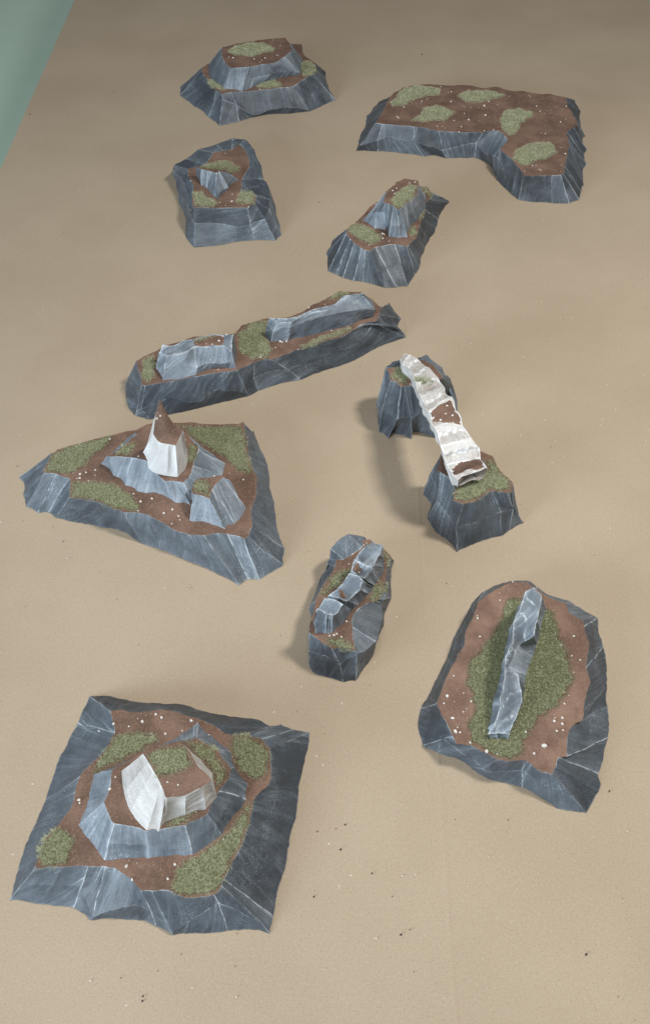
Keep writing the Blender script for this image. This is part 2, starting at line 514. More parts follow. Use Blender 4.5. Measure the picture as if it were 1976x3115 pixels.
        while y < hi[1]:
            x = lo[0]
            while x < hi[0]:
                qx, qy = x + s.r.uniform(-.3, .3) * st, y + s.r.uniform(-.3, .3) * st
                if inside(bd, qx, qy) and pdist(bd, qx, qy) > st * .4: pts.append((qx, qy))
                x += st
            y += st * .75
        sc = .1
        vo, fo = cdt_inside([Vector((p[0] * sc, -p[1] * sc)) for p in pts], len(bd))
        V = []; ok = []; E = []
        for v in vo:
            x, y = v[0] / sc, -v[1] / sc
            h = s.hit(key, x, y); dd = pdist(bd, x, y)
            if h is None: V.append((0, 0, 0)); ok.append(False); E.append(0); continue
            p, nr = h
            e = min(1, dd / (st * .9)); p = p + nr * (lift * e - .0003 * (1 - e))
            V.append(tuple(p)); ok.append(True); E.append(dd * s.mpp(p))
        F = []
        for f in fo:
            if not all(ok[i] for i in f): continue
            q = [np.array(V[i]) for i in f[:3]]
            if max(np.linalg.norm(q[0] - q[1]), np.linalg.norm(q[1] - q[2]), np.linalg.norm(q[2] - q[0])) > stepm * 5: continue
            F.append(tuple(f))
        used = sorted({i for f in F for i in f}); mp = {a: b for b, a in enumerate(used)}
        return np.array([V[i] for i in used]), [tuple(mp[i] for i in f) for f in F], [E[i] for i in used], bd

    def dirt(s, key, poly, parent=None):
        d = s.drape(key, poly, .0009, .0028, .45)
        if d is None or not len(d[0]): return
        me = mesh('dirt_patch', s.loc(d[0]), d[1], s.dmat, attrs={'wear': [1.0 if e < .0012 else 0 for e in d[2]]})
        k = key if isinstance(key, str) else key[0]
        link('dirt_patch', me, parent or s.parts[k])

    def grass(s, key, poly, dens=2.6e6, pale=0.0):
        r = s.r
        d = s.drape(key, poly, .0007, .0026, .75)
        if d is None or not len(d[0]): return
        V, F, E, bd = d
        A = 0.0; tri = []
        FU = [f for f in F if min(E[q] for q in f) > .0016]
        for f in F:
            a, b, c = V[f[0]], V[f[1]], V[f[2]]
            ar = np.linalg.norm(np.cross(b - a, c - a)) / 2
            if ar > 0: A += ar; tri.append((A, a, b, c, np.cross(b - a, c - a)))
        n = int(A * dens); cum = np.array([t[0] for t in tri])
        rs = np.random.RandomState(int(s.seed * 10) % 9999 + len(poly) * 17 + int(poly[0][0]))
        pick = np.searchsorted(cum, rs.rand(n) * A); pick = np.clip(pick, 0, len(tri) - 1)
        a = np.array([t[1] for t in tri])[pick]; b = np.array([t[2] for t in tri])[pick]; c = np.array([t[3] for t in tri])[pick]
        nn = np.array([t[4] for t in tri])[pick]; nn /= np.maximum(np.linalg.norm(nn, axis=1, keepdims=True), 1e-12)
        nn[nn[:, 2] < 0] *= -1
        u = rs.rand(n, 1); v = rs.rand(n, 1); fl = (u + v > 1); u = np.where(fl, 1 - u, u); v = np.where(fl, 1 - v, v)
        p = a + (b - a) * u + (c - a) * v + rs.normal(0, .0006, (n, 3)) * np.array([1, 1, 0])
        az = rs.rand(n) * 6.283; tilt = .25 + .95 * rs.rand(n) ** .8
        hdir = np.stack([np.cos(az), np.sin(az), 0 * az], 1)
        dr = nn * np.cos(tilt)[:, None] + hdir * np.sin(tilt)[:, None]
        ln = (.0011 + .0018 * rs.rand(n))[:, None]
        sd = np.cross(dr, rs.normal(0, 1, (n, 3))); sd /= np.linalg.norm(sd, axis=1, keepdims=True)
        wd = (.00011 + .00009 * rs.rand(n))[:, None]
        p0 = p - sd * wd - nn * .0003; p1 = p + sd * wd - nn * .0003; p2 = p + dr * ln
        bv = np.stack([p0, p1, p2], 1).reshape(-1, 3)
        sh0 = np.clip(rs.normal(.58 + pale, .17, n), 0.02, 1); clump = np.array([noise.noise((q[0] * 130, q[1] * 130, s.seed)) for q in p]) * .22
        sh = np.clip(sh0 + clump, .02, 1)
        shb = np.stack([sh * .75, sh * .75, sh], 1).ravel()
        allV = np.vstack([V, bv]); m0 = len(V)
        bf = np.arange(n * 3).reshape(-1, 3) + m0
        fm = [1] * len(FU) + [0] * n
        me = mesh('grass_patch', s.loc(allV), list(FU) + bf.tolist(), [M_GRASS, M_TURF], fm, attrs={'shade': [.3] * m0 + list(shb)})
        o = link('grass_patch', me, s.root); o['kind'] = 'stuff'
        s.bladecount = getattr(s, 'bladecount', 0) + n

    def pebbles(s, key, big=(), small=(), scatter=0, smin=.0003, smax=.0009):
        r = s.r; keys = [key] if isinstance(key, str) else list(key)
        for e in big:
            h = s.hit(keys, e[0], e[1])
            if h is None: continue
            rad = (e[2] if len(e) > 2 else r.uniform(2.0, 2.6)) * .00070
            o = link('pebble', pebble_mesh(r), s.root)
            o.location = Vector(s.loc(h[0] + Vector((0, 0, rad * .35)))); o.scale = (rad,) * 3; o.rotation_euler = (0, 0, r.uniform(0, 6.28))
        Vv = []; Ff = []
        P = [h[0] for h in (s.hit(keys, *e) for e in small) if h]
        q = [(Vector(p), .8) for p in P] + [(Vector(s.dirtpts[r.randrange(len(s.dirtpts))][0]), .0) for _ in range(scatter if s.dirtpts else 0)]
        for p, big_ in q:
            rad = r.uniform(.0008, .0013) if big_ else smin + (smax - smin) * r.random() ** 2
            v, f = pebble_verts(rad, r); b0 = len(Vv)
            Vv += list(v + np.array(p) + np.array([0, 0, rad * .4]))
            Ff += [tuple(b0 + i for i in t) for t in f]
        if Vv:
            o = link('gravel', mesh('gravel', s.loc(Vv), Ff, M_STONE, smooth=False), s.root); o['kind'] = 'stuff'

# ------------------------------------------------------------------ the setting: floor, table, paper
def box_bm(V, F, x0, x1, y0, y1, z0, z1):
    b = len(V)
    V += [(x0,y0,z0),(x1,y0,z0),(x1,y1,z0),(x0,y1,z0),(x0,y0,z1),(x1,y0,z1),(x1,y1,z1),(x0,y1,z1)]
    F += [tuple(b+i for i in f) for f in ((3,2,1,0),(4,5,6,7),(0,1,5,4),(1,2,6,5),(2,3,7,6),(3,0,4,7))]
fl = link('floor', mesh('floor', [(-6,-6,-.5),(6,-6,-.5),(6,8,-.5),(-6,8,-.5)], [(0,1,2,3)], M_FLOOR, smooth=False))
fl['kind'] = 'structure'
eL0, eL1 = at(227, 0), at(0, 518); eR0 = at(1971, 0)
dL = (eL0 - eL1) / (eL0.y - eL1.y)
Y0, Y1 = -.45, 2.75
def xl(y): return eL0.x + dL.x * (y - eL0.y)
def xr(y): return eR0.x + dL.x * (y - eR0.y)
cr = [at(*p) for p in ((1176, 200), (1226, 890), (1262, 1360), (1287, 1800), (1340, 2400), (1370, 2880))]
ys_c = [p.y for p in cr][::-1]; xs_c = [p.x for p in cr][::-1]
def xcr(y): return float(np.interp(y, ys_c, xs_c))
V = []; F = []
ny = 160; cols = [0, .03, .1, .2, .3, .4, .47, 'c-4', 'c-1.2', 'c', 'c+1.2', 'c+4', .6, .7, .8, .9, .97, 1]
for i in range(ny + 1):
    y = Y0 + (Y1 - Y0) * i / ny
    for c in cols:
        if isinstance(c, str):
            x = xcr(y) + float(c[1:] or 0) * .001
            z = .0005 * (1 if c == 'c' else 0) * (.5 + .5 * noise.noise((y * 9, 0, 1)))
        else:
            x = xl(y) * (1 - c) + xr(y) * c
            z = 0
        V.append((x, y, z - .0006))
nc = len(cols)
for i in range(ny):
    for k in range(nc - 1):
        a = i * nc + k; F.append((a, a + 1, a + nc + 1, a + nc))
pp = link('kraft_paper', mesh('kraft_paper', V, F, M_PAPER))
pp['label'] = 'brown kraft paper sheet covering the table under all the terrain'; pp['category'] = 'paper'
tb = bpy.data.objects.new('table', None); COL.objects.link(tb); tb.location = (0, 1.15, -.5)
tb['label'] = 'table hidden under the brown kraft paper sheet'; tb['category'] = 'table'
def tpart(name, b):
    V, F = [], []; box_bm(V, F, *b); V = [(x, y - 1.15, z + .5) for x, y, z in V]
    link(name, mesh(name, V, F, M_WOOD, smooth=False), tb)
tpart('table_top', (xl(1) + .006, xr(1) - .006, Y0 + .01, Y1 - .01, -.03, -.0030))
for lx in (xl(1) + .06, xr(1) - .12):
    for ly in (Y0 + .08, Y1 - .14): tpart('leg', (lx, lx + .06, ly, ly + .06, -.5, -.03))
# crumbs on the paper
Vv = []; Ff = []; mi = []
known = [(1782, 2903, 0, 1.5), (1036, 2584, 0, 1.2), (1131, 2657, 0, 1.0), (955, 2727, 0, .9), (1193, 2727, 0, .9), (1219, 2843, 0, 1.1), (1246, 2828, 0, .8),
         (1050, 2508, 0, 1), (965, 2530, 0, 1), (1022, 2520, 0, .7), (1143, 2856, 1, 1), (1222, 2666, 1, .9), (1262, 2662, 1, .9), (1484, 2607, 1, .8), (1905, 2529, 1, 1),
         (1852, 2407, 0, 1.2), (369, 2974, 0, .9), (436, 3030, 0, 1.2), (434, 3045, 0, 1.1), (275, 2985, 1, 1), (585, 3006, 1, .9), (718, 3034, 1, 1), (1544, 2494, 0, .8), (1348, 1625, 0, 1.1),
         (1244, 1387, 1, 1.1), (1205, 1412, 1, .9), (955, 2728, 0, .8), (194, 1647, 0, 1), (258, 1593, 0, .9), (54, 1418, 0, 1), (205, 1700, 1, 1), (346, 280, 0, 1.3), (92, 348, 0, 1.3), (1283, 166, 0, 1.5), (971, 616, 0, 1.2)]
for u, v, k, r_ in known:
    p = at(u, v)
    vv, ff = pebble_verts(r_ * .00075, R); b = len(Vv); Vv += [tuple(q + np.array(p) + np.array([0, 0, r_ * .0004])) for q in vv]
    Ff += [tuple(b + i for i in t) for t in ff]; mi += [k] * len(ff)
for i in range(70):
    y = .06 + 1.7 * R.random() ** 1.4; x = R.uniform(-.45, .5); r_ = R.uniform(.25, .6)
    vv, ff = pebble_verts(r_ * .001, R); b = len(Vv); Vv += [tuple(q + np.array((x, y, r_ * .0003))) for q in vv]
    Ff += [tuple(b + i for i in t) for t in ff]; mi += [0 if R.random() < .65 else 1] * len(ff)
cb = link('crumbs', mesh('crumbs', Vv, Ff, [M_CRUMB, M_STONE], mi, smooth=False)); cb['kind'] = 'stuff'

def o(dx, dy): return ('o', dx, dy)
PIECES = []
# ------------------------------------------------------------------ 1 two-tiered mesa at the far end
p = Piece('model_rock', 'two-tiered dark grey mesa with one big grass patch on its flat brown summit, farthest back', 'model terrain', (500, 80, 2.5467), 1); PIECES.append(p)
p.loft('base', 'base_rock', [
 [(122,532),(288,340)], [(215,605),(325,400)], [(258,632),(365,450)], [(345,705),(405,498)],
 [(425,772),(450,565,2.9),(440,525)], [(580,738),(560,605,2.2),(520,512)], [(690,703),(690,690,.4),(620,503)], [(825,682),(825,645,1.0),(740,492)],
 [(980,674),(978,628,1.2),(880,478)], [(1130,658),(1112,654,.2),(1000,465)], [(1215,617),(1080,410)], [(1330,572),(1150,370)], [(1250,402),(1178,345)],
 [(1249,354),(1170,285)], [o(.8,.6),(1085,228)], [o(.5,1.4),(1060,137)], [o(0,1.6),(985,132)], [o(0,2),(840,150)], [o(0,2),(700,180)],
 [o(-.4,2),(480,240)], [o(-.8,1.2),(330,292)], [(125,470),(292,318)]], [0, 1.6, 3.6], tone=.14, ang=60, crand=.35)
p.loft('top', 'upper_rock', [
 [(332,300),(442,162)], [(335,385),(445,215)], [(392,440),(472,280)], [(460,482),(517,325)], [(594,503),(640,318)],
 [(655,485),(690,402,5),(700,305)], [(745,442),(805,375,5),(770,293)], [(880,402),(940,345,5),(840,284)], [(1035,372),(1052,362,4),(930,238)],
 [(1075,300),(985,180)], [(1075,250),(968,128)], [o(.6,.6),(935,88)], [o(0,1),(810,98)], [o(0,1),(690,114)], [o(-.2,1),(560,134)]],
 [3.6, 5.2, 7.2], tone=.46, ang=80, creases=[0,3,4,5,8,10,11])
p.grass('top', [(490,190),(560,150),(690,122),(760,130),(855,175),(830,195),(740,215),(690,240),(580,230),(500,215)], pale=.24)
p.grass('base', [(715,460),(760,435),(850,415),(900,435),(905,465),(820,485),(740,480)], pale=.14)
p.grass('base', [(1050,290),(1085,262),(1150,285),(1180,350),(1140,385),(1085,392),(1050,350)], pale=.14)
p.grass('base', [(330,400),(400,410),(460,470),(470,500),(380,490),(340,440)], pale=.14)
p.pebbles(['top','base'], [(532,246,2.2),(780,248,2.4)], [(447,157),(500,240),(740,280),(755,265),(695,255),(870,225),(883,227),(897,152),(840,107),(738,490),(545,157)], 14)

# ------------------------------------------------------------------ 2 L-shaped plateau
p = Piece('model_rock', 'large L-shaped low plateau with brown top and five round grass patches', 'model terrain', (1050, 230, 1.91), 2); PIECES.append(p)
p.loft('base', 'base_rock', [
 [(62,436),(85,408,1.2),(175,277)], [(190,440),(185,378,2),(215,280)], [(265,442),(258,352,2.4),(268,286)], [(350,452),(300,372,2.1),(320,290)],
 [(455,468),(390,380,2.1),(420,298)], [(500,463),(450,400,2),(490,312)], [(590,482),(565,435,1.2),(540,322)], [(700,478),(690,402,2),(660,330)],
 [(750,477),(760,390,2.3),(800,330)], [(800,492),(790,435,1.6),(860,320)], [(835,520),(835,457,1.8),(897,327)], [(862,565),(868,467,2.3),(942,372)],
 [(876,605),(885,480,2.9),(893,428)], [(905,635),(945,468)], [(965,690),(1000,528)], [(1005,722),(1034,580)], [(1100,735),(1130,582)], [(1200,740),(1190,580)],
 [(1297,742),(1252,578)], [(1358,722),(1266,570)], [(1370,675),(1275,525)], [(1384,635),(1290,460)], [(1380,590),(1300,405)], [(1398,510),(1297,372)],
 [(1386,470),(1285,328)], [(1400,430),(1325,302)], [(1375,372),(1352,292)], [(1391,350),(1332,243)], [(1362,275),(1312,208)], [(1364,205),(1285,155)],
 [(1328,140),(1283,126)], [o(.3,1.5),(1185,104)], [o(0,2),(1120,107)], [o(0,2),(1040,90)], [o(0,2),(960,88)], [o(0,2),(880,66)], [o(0,2),(800,72)], [o(0,2),(715,56)],
 [o(0,2),(600,57)], [o(0,2),(460,50)], [o(0,2),(400,51)], [o(-.3,1.6),(335,66)], [o(-.8,.8),(285,97)], [(195,150),(262,122)], [(160,190),(240,152)], [(122,235),(222,187)], [(118,285),(200,228)], [(92,330),(183,262)]],
 [0, 2, 4.0], tone=.12, ang=95, sag=(.01, .07), creases=[0,1,4,6,8,11,12,14,15,17]+list(range(18,32))+list(range(40,47)))
p.grass('base', [(310,95),(350,70),(420,55),(520,65),(555,80),(550,110),(450,125),(400,140),(330,180),(265,180),(250,155),(300,120)], pale=.24)
p.grass('base', [(650,120),(690,92),(790,86),(870,92),(935,120),(880,135),(780,160),(700,155)], pale=.24)
p.grass('base', [(375,260),(430,225),(450,190),(530,168),(590,190),(635,208),(620,235),(560,265),(470,272)], pale=.22)
p.grass('base', [(905,225),(960,195),(1020,192),(1085,215),(1075,245),(1020,280),(1000,330),(960,352),(915,330),(903,270)], pale=.22)
p.grass('base', [(985,430),(1060,395),(1150,382),(1200,400),(1225,440),(1180,480),(1090,510),(1020,530),(970,485)], pale=.18)
p.pebbles('base', [(805,178,3.4),(812,232,3.2),(715,258,3.4),(832,152,2.2),(1108,180,2.4),(1280,180,2.2),(340,185,2.2),(612,152,2.2),(1160,338,2.2),(672,298,2.2)],
 [(882,170),(730,185),(300,240),(308,246),(533,295),(562,296),(1125,548),(1135,550),(888,322),(858,315),(1155,222),(1248,270),(478,132),(443,150),(552,66),(614,95),(690,222),(687,180),(1072,125),(1130,208),(1275,455),(805,322),(658,328),(596,100),(630,262),(1085,525),(1040,555)], 110)

# ------------------------------------------------------------------ 3 small block with a sloping terrace
p = Piece('model_rock', 'small blocky grey rock with a little tent-shaped boulder on top, behind the long ridge', 'model terrain', (500, 400, 3.82), 3); PIECES.append(p)
p.loft('base', 'base_rock', [
 [(345,1348),(352,1068,2.4),(345,885)], [(600,1328),(600,1062,2.4),(560,888)], [(860,1278),(830,1095,2.2),(800,888)], [(1050,1262),(1000,1075,2.3),(965,890)],
 [(1290,1268),(1165,1015,2.6),(1060,835)], [(1362,1200),(1215,900,2.8),(1060,790)], [(1332,1050),(1225,790,3),(1050,730)], [(1285,850),(1190,590,3.2),(890,700)],
 [o(2.5,0),(1140,545,3.3),(900,560)], [o(2,.3),(1127,420,3.4),(985,410)], [o(2,.8),(1070,290,3.6),(945,240)], [o(1.5,1.2),(1000,150,3.7),(900,175)],
 [o(1,2),(945,92,3.7),(860,150)], [o(.3,2),(790,78,3.7),(785,210)], [o(0,2),(600,150,3.7),(680,225)], [o(-.3,2),(390,205,3.7),(570,242)], [o(-.6,2),(250,320,3.7),(480,390)],
 [(85,470),(118,388,3.4),(265,430)], [(100,490),(150,450,3.1),(275,520)], [(158,700),(235,610,3),(330,620)], [(168,812),(262,700,3),(328,760)], [(242,985),(300,920,3.2),(332,840)], [(258,1245),(330,1020,2.7),(340,872)]],
 [0, 2, 3.5], tone=.15, ang=10, sag=(.0, .05), ltone=[.10, -.10])
p.loft('tent', 'upper_rock', [
 [(375,520),(366,408,5.6)], [(425,632),(430,440,5.7)], [(480,655),(515,455,5.9)], [(575,770),(600,492,6.1)], [(605,785),(622,722,4.3),(615,486,6.1)], [(722,690),(745,655,4.1),(640,462,6.1)],
 [(885,550),(700,475,5.7)], [(820,500),(690,466,5.6)], [o(.2,.6),(640,452,5.7)], [o(0,.8),(560,440,5.6)], [o(0,.8),(450,425,5.4)]],
 [3.5, 4.6, 6], tone=.42, ang=90, sharp=True)
p.grass('base', [(410,405),(520,375),(640,340),(760,345),(860,400),(880,450),(800,495),(690,450),(600,455),(510,445),(430,430)], pale=.14)
p.grass('base', [(330,705),(440,700),(490,760),(600,800),(630,850),(560,880),(345,875),(330,800)], pale=.14)
p.grass('base', [(830,790),(900,690),(1000,690),(1055,740),(1060,810),(1030,850),(930,850),(830,840)], pale=.14)
p.pebbles(['tent','base'], [(785,812,2.2),(978,880,2.2)], [(640,342),(605,488),(635,495),(308,574),(775,820),(712,858),(645,828),(790,730)], 14)

# ------------------------------------------------------------------ 4 crag with a tilted grassy top
p = Piece('model_rock', 'steep grey crag with oblong grassy summit, just in front of the L-shaped plateau', 'model terrain', (950, 520, 3.3956), 4); PIECES.append(p)
p.loft('base', 'base_rock', [
 [(160,1030),(345,650)], [(240,1068),(390,700)], [(310,1102),(430,745)], [(425,1135),(500,795)], [(520,1142),(545,820)], [(640,1175),(585,828)], [(755,1208),(605,828)],
 [(870,1202),(645,785)], [(985,1193),(850,760)], [(1060,1072),(975,785)], [(1105,988),(990,765)], [(1150,835),(1075,690)], [(1186,740),(1100,590)], [(1255,640),(1130,500)], [(1300,500),(1165,400)],
 [(1412,318),(1200,300)], [(1404,306),(1245,225)], [o(1.5,1),(1180,165)], [o(.2,2),(1100,155)], [o(-.5,2),(900,160)], [o(-1,1.6),(655,325)], [o(-1.4,1),(585,378)], [o(-1.6,.8),(480,495)],
 [(205,715),(350,600)], [(140,850),(343,625)]],
 [0, 4.0], tone=.13, ang=85, crand=.5)
p.loft('crag', 'upper_rock', [
 [(490,520),(620,400,6),(755,212)], [(530,516),(605,436,5.6),(735,322)], [(640,602),(655,432,5.8),(742,326)], [(755,616),(742,424,6),(748,328)], [(765,590),(775,475,5.9),(790,338)], [(782,680),(800,560,5.8),(830,362)],
 [(900,695),(890,560,6),(858,385)], [(985,696),(940,510,6.4),(892,408)], [(1005,590),(960,350)], [(1080,515),(1000,312)], [(1170,378),(1075,240)], [(1175,242),(1087,150)],
 [o(.4,.6),(1090,102)], [o(.2,1),(1040,92)], [o(-.2,1),(950,76)], [o(-.6,.8),(862,116)]],
 [4.0, 6, 8.3], tone=.46, ang=80, crand=.5)
p.grass('crag', [(800,310),(850,250),(930,180),(1020,140),(1075,160),(1075,230),(1000,310),(930,370),(880,395),(830,355)], pale=.14)
p.grass('base', [(360,600),(460,530),(520,550),(640,610),(660,660),(730,700),(700,750),(590,765),(500,720),(380,655)], pale=.14)
p.grass('base', [(985,620),(1030,570),(1085,570),(1075,650),(1020,690)], pale=.14)
p.grass('base', [(1065,480),(1120,415),(1165,400),(1160,470),(1110,520)], pale=.14)
p.grass('base', [(1110,160),(1170,160),(1240,230),(1225,290),(1160,235)], pale=.14)
p.pebbles(['crag','base'], [(720,652,2.4),(740,655,2.2),(725,700,2.2)], [(868,182),(826,206),(845,238),(788,727),(983,778),(1058,118),(1000,128),(590,370),(650,342),(585,766)], 12)

# ------------------------------------------------------------------ 5 long ridge
p = Piece('model_rock', 'long narrow grey ridge carrying two separate light rock walls and five grass patches', 'model terrain', (350, 860, 1.6609), 5); PIECES.append(p)
p.loft('base', 'base_rock', [
 [(60,590),(112,402)], [(75,640),(125,455)], [(105,673),(138,517)], [(175,692),(135,640,1.1),(150,518)], [(270,668),(240,506)], [(420,636),(437,598,1.2),(400,472)], [(530,607),(500,543,1.9),(500,458)],
 [(600,590),(575,543,1.8),(560,450)], [(682,571),(670,558,.4),(612,444)], [(720,546),(700,480,1.8),(705,402)], [(935,491),(870,435,2),(788,390)], [(1030,455),(880,355)], [(1200,395),(1000,312)], [(1330,325),(1150,270)],
 [(1472,276),(1300,203,3.3),(1205,236)], [(1455,250),(1400,220,2.8),(1250,206)], [(1428,222),(1322,193)], [(1446,182),(1335,160)], [(1385,101),(1345,130)], [o(1,.8),(1300,88)], [o(.4,1.6),(1240,46)], [o(0,2),(1130,43)],
 [o(-.2,2),(1060,85)], [o(-.2,2),(1000,110)], [o(-.2,2),(880,172)], [o(-.2,2),(770,180)], [o(-.2,2),(640,215)], [o(-.2,2),(600,258)], [o(-.2,2),(480,264)], [o(-.2,2),(385,278)], [o(-.4,2),(250,320)], [o(-.8,1.6),(170,362)], [(52,512),(108,393)]],
 [0, 2, 4.0], tone=.13, ang=25, crand=.2)
p.loft('wall_a', 'upper_rock', [
 [(205,435),(222,355,6.2)], [(234,500),(262,372,6.7)], [(330,488),(370,348,6.8)], [(400,466),(415,430,4.9),(400,324,6.8)], [(450,440),(470,408,5.1),(470,325,6.8)], [(560,428),(560,406,5.1),(545,322,6.8)],
 [(612,432),(588,350,6.6)], [(612,345),(600,262,7.2)], [o(.2,.5),(568,262,7)], [o(0,.8),(545,262,6.8)], [o(0,.8),(480,262,6.8)], [o(0,.8),(385,287,7)], [o(0,.8),(338,292,7)], [o(-.2,.8),(290,318,6.6)], [o(-.4,.6),(240,312,7)]],
 [4.0, 5, 6.8], tone=.44, cap='rock', ang=60, creases=[0,1,3,6,7,8,12,13,14], capz=4)
p.dirt('wall_a', [(392,292),(480,263),(545,262),(555,285),(540,322),(400,322)])
p.loft('wall_b', 'upper_rock', [
 [(753,262),(766,215,5.8),(780,178,7)], [(785,299),(800,245,5.6),(820,200,6.6)], [(870,296),(882,224,6.2),(890,205,6.7)], [(950,276),(955,198,6.3),(985,150,7)], [(1040,253),(1045,172,6.5),(1095,130,7)], [(1130,229),(1140,150,6.5),(1130,92,7.2)],
 [(1200,206),(1215,138,6.4),(1165,70,7.5)], [(1305,166),(1310,135,5.8),(1243,53,7.8)], [(1320,140),(1300,98,6),(1256,56,7.8)], [o(.3,.6),(1235,56,7.8)], [o(0,.8),(1150,68,7.4)], [o(0,.8),(1118,98,7)], [o(0,.8),(990,140,7)], [o(0,.7),(888,176,6.8)], [o(0,.6),(800,178,6.8)]],
 [4.0, 6, 7], tone=.44, cap='rock', ang=30, creases=[0,1,2,7,8,9,14], capz=4)
p.grass('base', [(130,385),(195,370),(205,430),(200,490),(160,510),(140,490)], pale=.14)
p.grass('wall_a', [(390,285),(490,262),(510,285),(460,305),(400,305)], pale=.14)
p.grass('base', [(620,260),(680,200),(770,190),(760,270),(800,340),(770,375),(690,390),(640,370),(625,320)], pale=.14)
p.grass('base', [(940,315),(1050,265),(1190,222),(1195,240),(1100,285),(960,340),(935,340)], pale=.14)
p.grass('base', [(1060,78),(1120,45),(1240,48),(1200,65),(1100,82)], pale=.14)
p.pebbles(['wall_a','base'], [(525,296,2.9),(545,272,2.2),(835,298,2.6),(865,297,2.6),(945,146,2.6),(978,128,2.3)], [(562,264),(492,312),(460,310),(521,440),(553,437),(957,138),(1060,110),(810,330),(924,338),(1092,243),(735,378),(845,302)], 26)

# ------------------------------------------------------------------ 6 triangle with a white spire
p = Piece('model_rock', 'broad triangular hill topped by a pointed white spire with a brown sloping face', 'model terrain', (40, 1190, 1.7976), 6); PIECES.append(p)
p.loft('base', 'base_rock', [
 [(36,470),(213,337)], [(63,515),(170,430)], [(57,570),(158,448)], [(75,632),(172,447,3.4)], [(140,666),(235,452,3.5)], [(190,662),(308,478,3.5)], [(235,690),(307,580,3.4)], [(330,713),(430,597)], [(460,736),(510,617)], [(610,772),(545,640)], [(700,830),(600,660)],
 [(800,864),(720,672)], [(935,918),(870,750)], [(1130,1002),(960,786)], [(1240,1062),(1040,788)], [(1285,1027),(1170,778)], [(1345,1032),(1262,806)], [(1476,950),(1345,852,2.4),(1285,790)], [(1482,860),(1305,737)], [(1440,740),(1303,650)], [(1427,610),(1327,560)],
 [(1402,500),(1332,490)], [(1395,430),(1320,450)], [(1362,335),(1287,350)], [(1314,215),(1278,262)], [o(1.2,.9),(1255,163)], [o(.2,1.6),(1230,180)], [o(0,1.6),(1120,180)], [o(0,1.6),(900,172)], [o(0,1.6),(740,182)], [o(-.2,1.6),(655,213)], [o(-.3,1.6),(540,240)], [o(-.4,1.6),(380,280)], [o(-.5,1.2),(240,320)]],
 [0, 2, 3.5], tone=.17, ang=70)
p.loft('mid', 'middle_rock', [
 [(475,392),(520,352)], [(545,460),(528,356)], [(605,530),(640,362)], [(670,556),(725,378)], [(800,580),(775,440,5.3)], [(900,624),(830,492,5.1)], [(985,645),(900,494,5.1)], [(985,600),(932,500,5.1)], [(1060,520),(955,478,5.3)], [(1172,455),(985,410,5.5)],
 [(1180,400),(1012,318)], [(1110,348),(1000,288)], [(1040,305),(950,232)], [o(.3,1),(900,200)], [o(0,1),(820,195)], [o(-.3,.8),(745,184)], [(655,212),(672,238)], [(560,300),(585,312)], [(490,368),(525,348)]],
 [3.5, 5.6], tone=.50, ang=60, crand=.5)
p.loft('block', 'block_rock', [
 [(985,646),(972,552)], [(960,716),(985,564)], [(1165,768),(1072,588)], [(1232,745),(1092,535)], [(1292,656),(1150,472)], [(1230,560),(1182,484)], [o(.3,.5),(1140,462)], [o(0,.6),(1020,475)], [o(-.2,.3),(992,492)]],
 [3.5, 6.0], tone=.42, ang=80, crand=.5)
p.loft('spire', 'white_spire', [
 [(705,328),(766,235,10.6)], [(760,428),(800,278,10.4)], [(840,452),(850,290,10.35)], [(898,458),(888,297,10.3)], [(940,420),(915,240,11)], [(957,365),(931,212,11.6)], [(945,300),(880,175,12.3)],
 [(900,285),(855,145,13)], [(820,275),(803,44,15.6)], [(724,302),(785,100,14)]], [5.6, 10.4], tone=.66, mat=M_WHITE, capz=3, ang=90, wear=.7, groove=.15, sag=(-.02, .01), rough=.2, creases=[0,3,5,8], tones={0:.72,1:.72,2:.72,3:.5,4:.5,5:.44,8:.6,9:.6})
p.grass('base', [(175,440),(215,340),(300,300),(520,240),(545,250),(520,290),(440,360),(390,420),(300,460)])
p.grass('base', [(310,580),(320,500),(430,490),(560,510),(640,560),(690,620),(680,660),(560,645),(430,595)])
p.grass('mid', [(525,340),(580,300),(665,275),(685,295),(640,350),(560,360)])
p.grass('base', [(900,183),(1120,188),(1250,190),(1275,260),(1285,350),(1320,460),(1240,450),(1190,400),(1150,360),(1020,290),(940,230)])
p.grass('mid', [(955,280),(1010,290),(1010,350),(985,400),(955,390)])
p.grass('block', [(972,545),(1000,485),(1070,482),(1090,520),(1070,580)])
p.pebbles(['spire','block','mid','base'], [(368,455,2.6),(760,588,2.3),(697,605,2.3),(825,668,2.2),(788,150,2.0),(806,137,2.0)], [(365,476),(400,445),(450,432),(450,460),(350,478),(660,562),(595,603),(685,655),(872,648),(905,683),(912,704),(778,156),(1100,465),(1258,485),(685,357),(530,262)], 30)

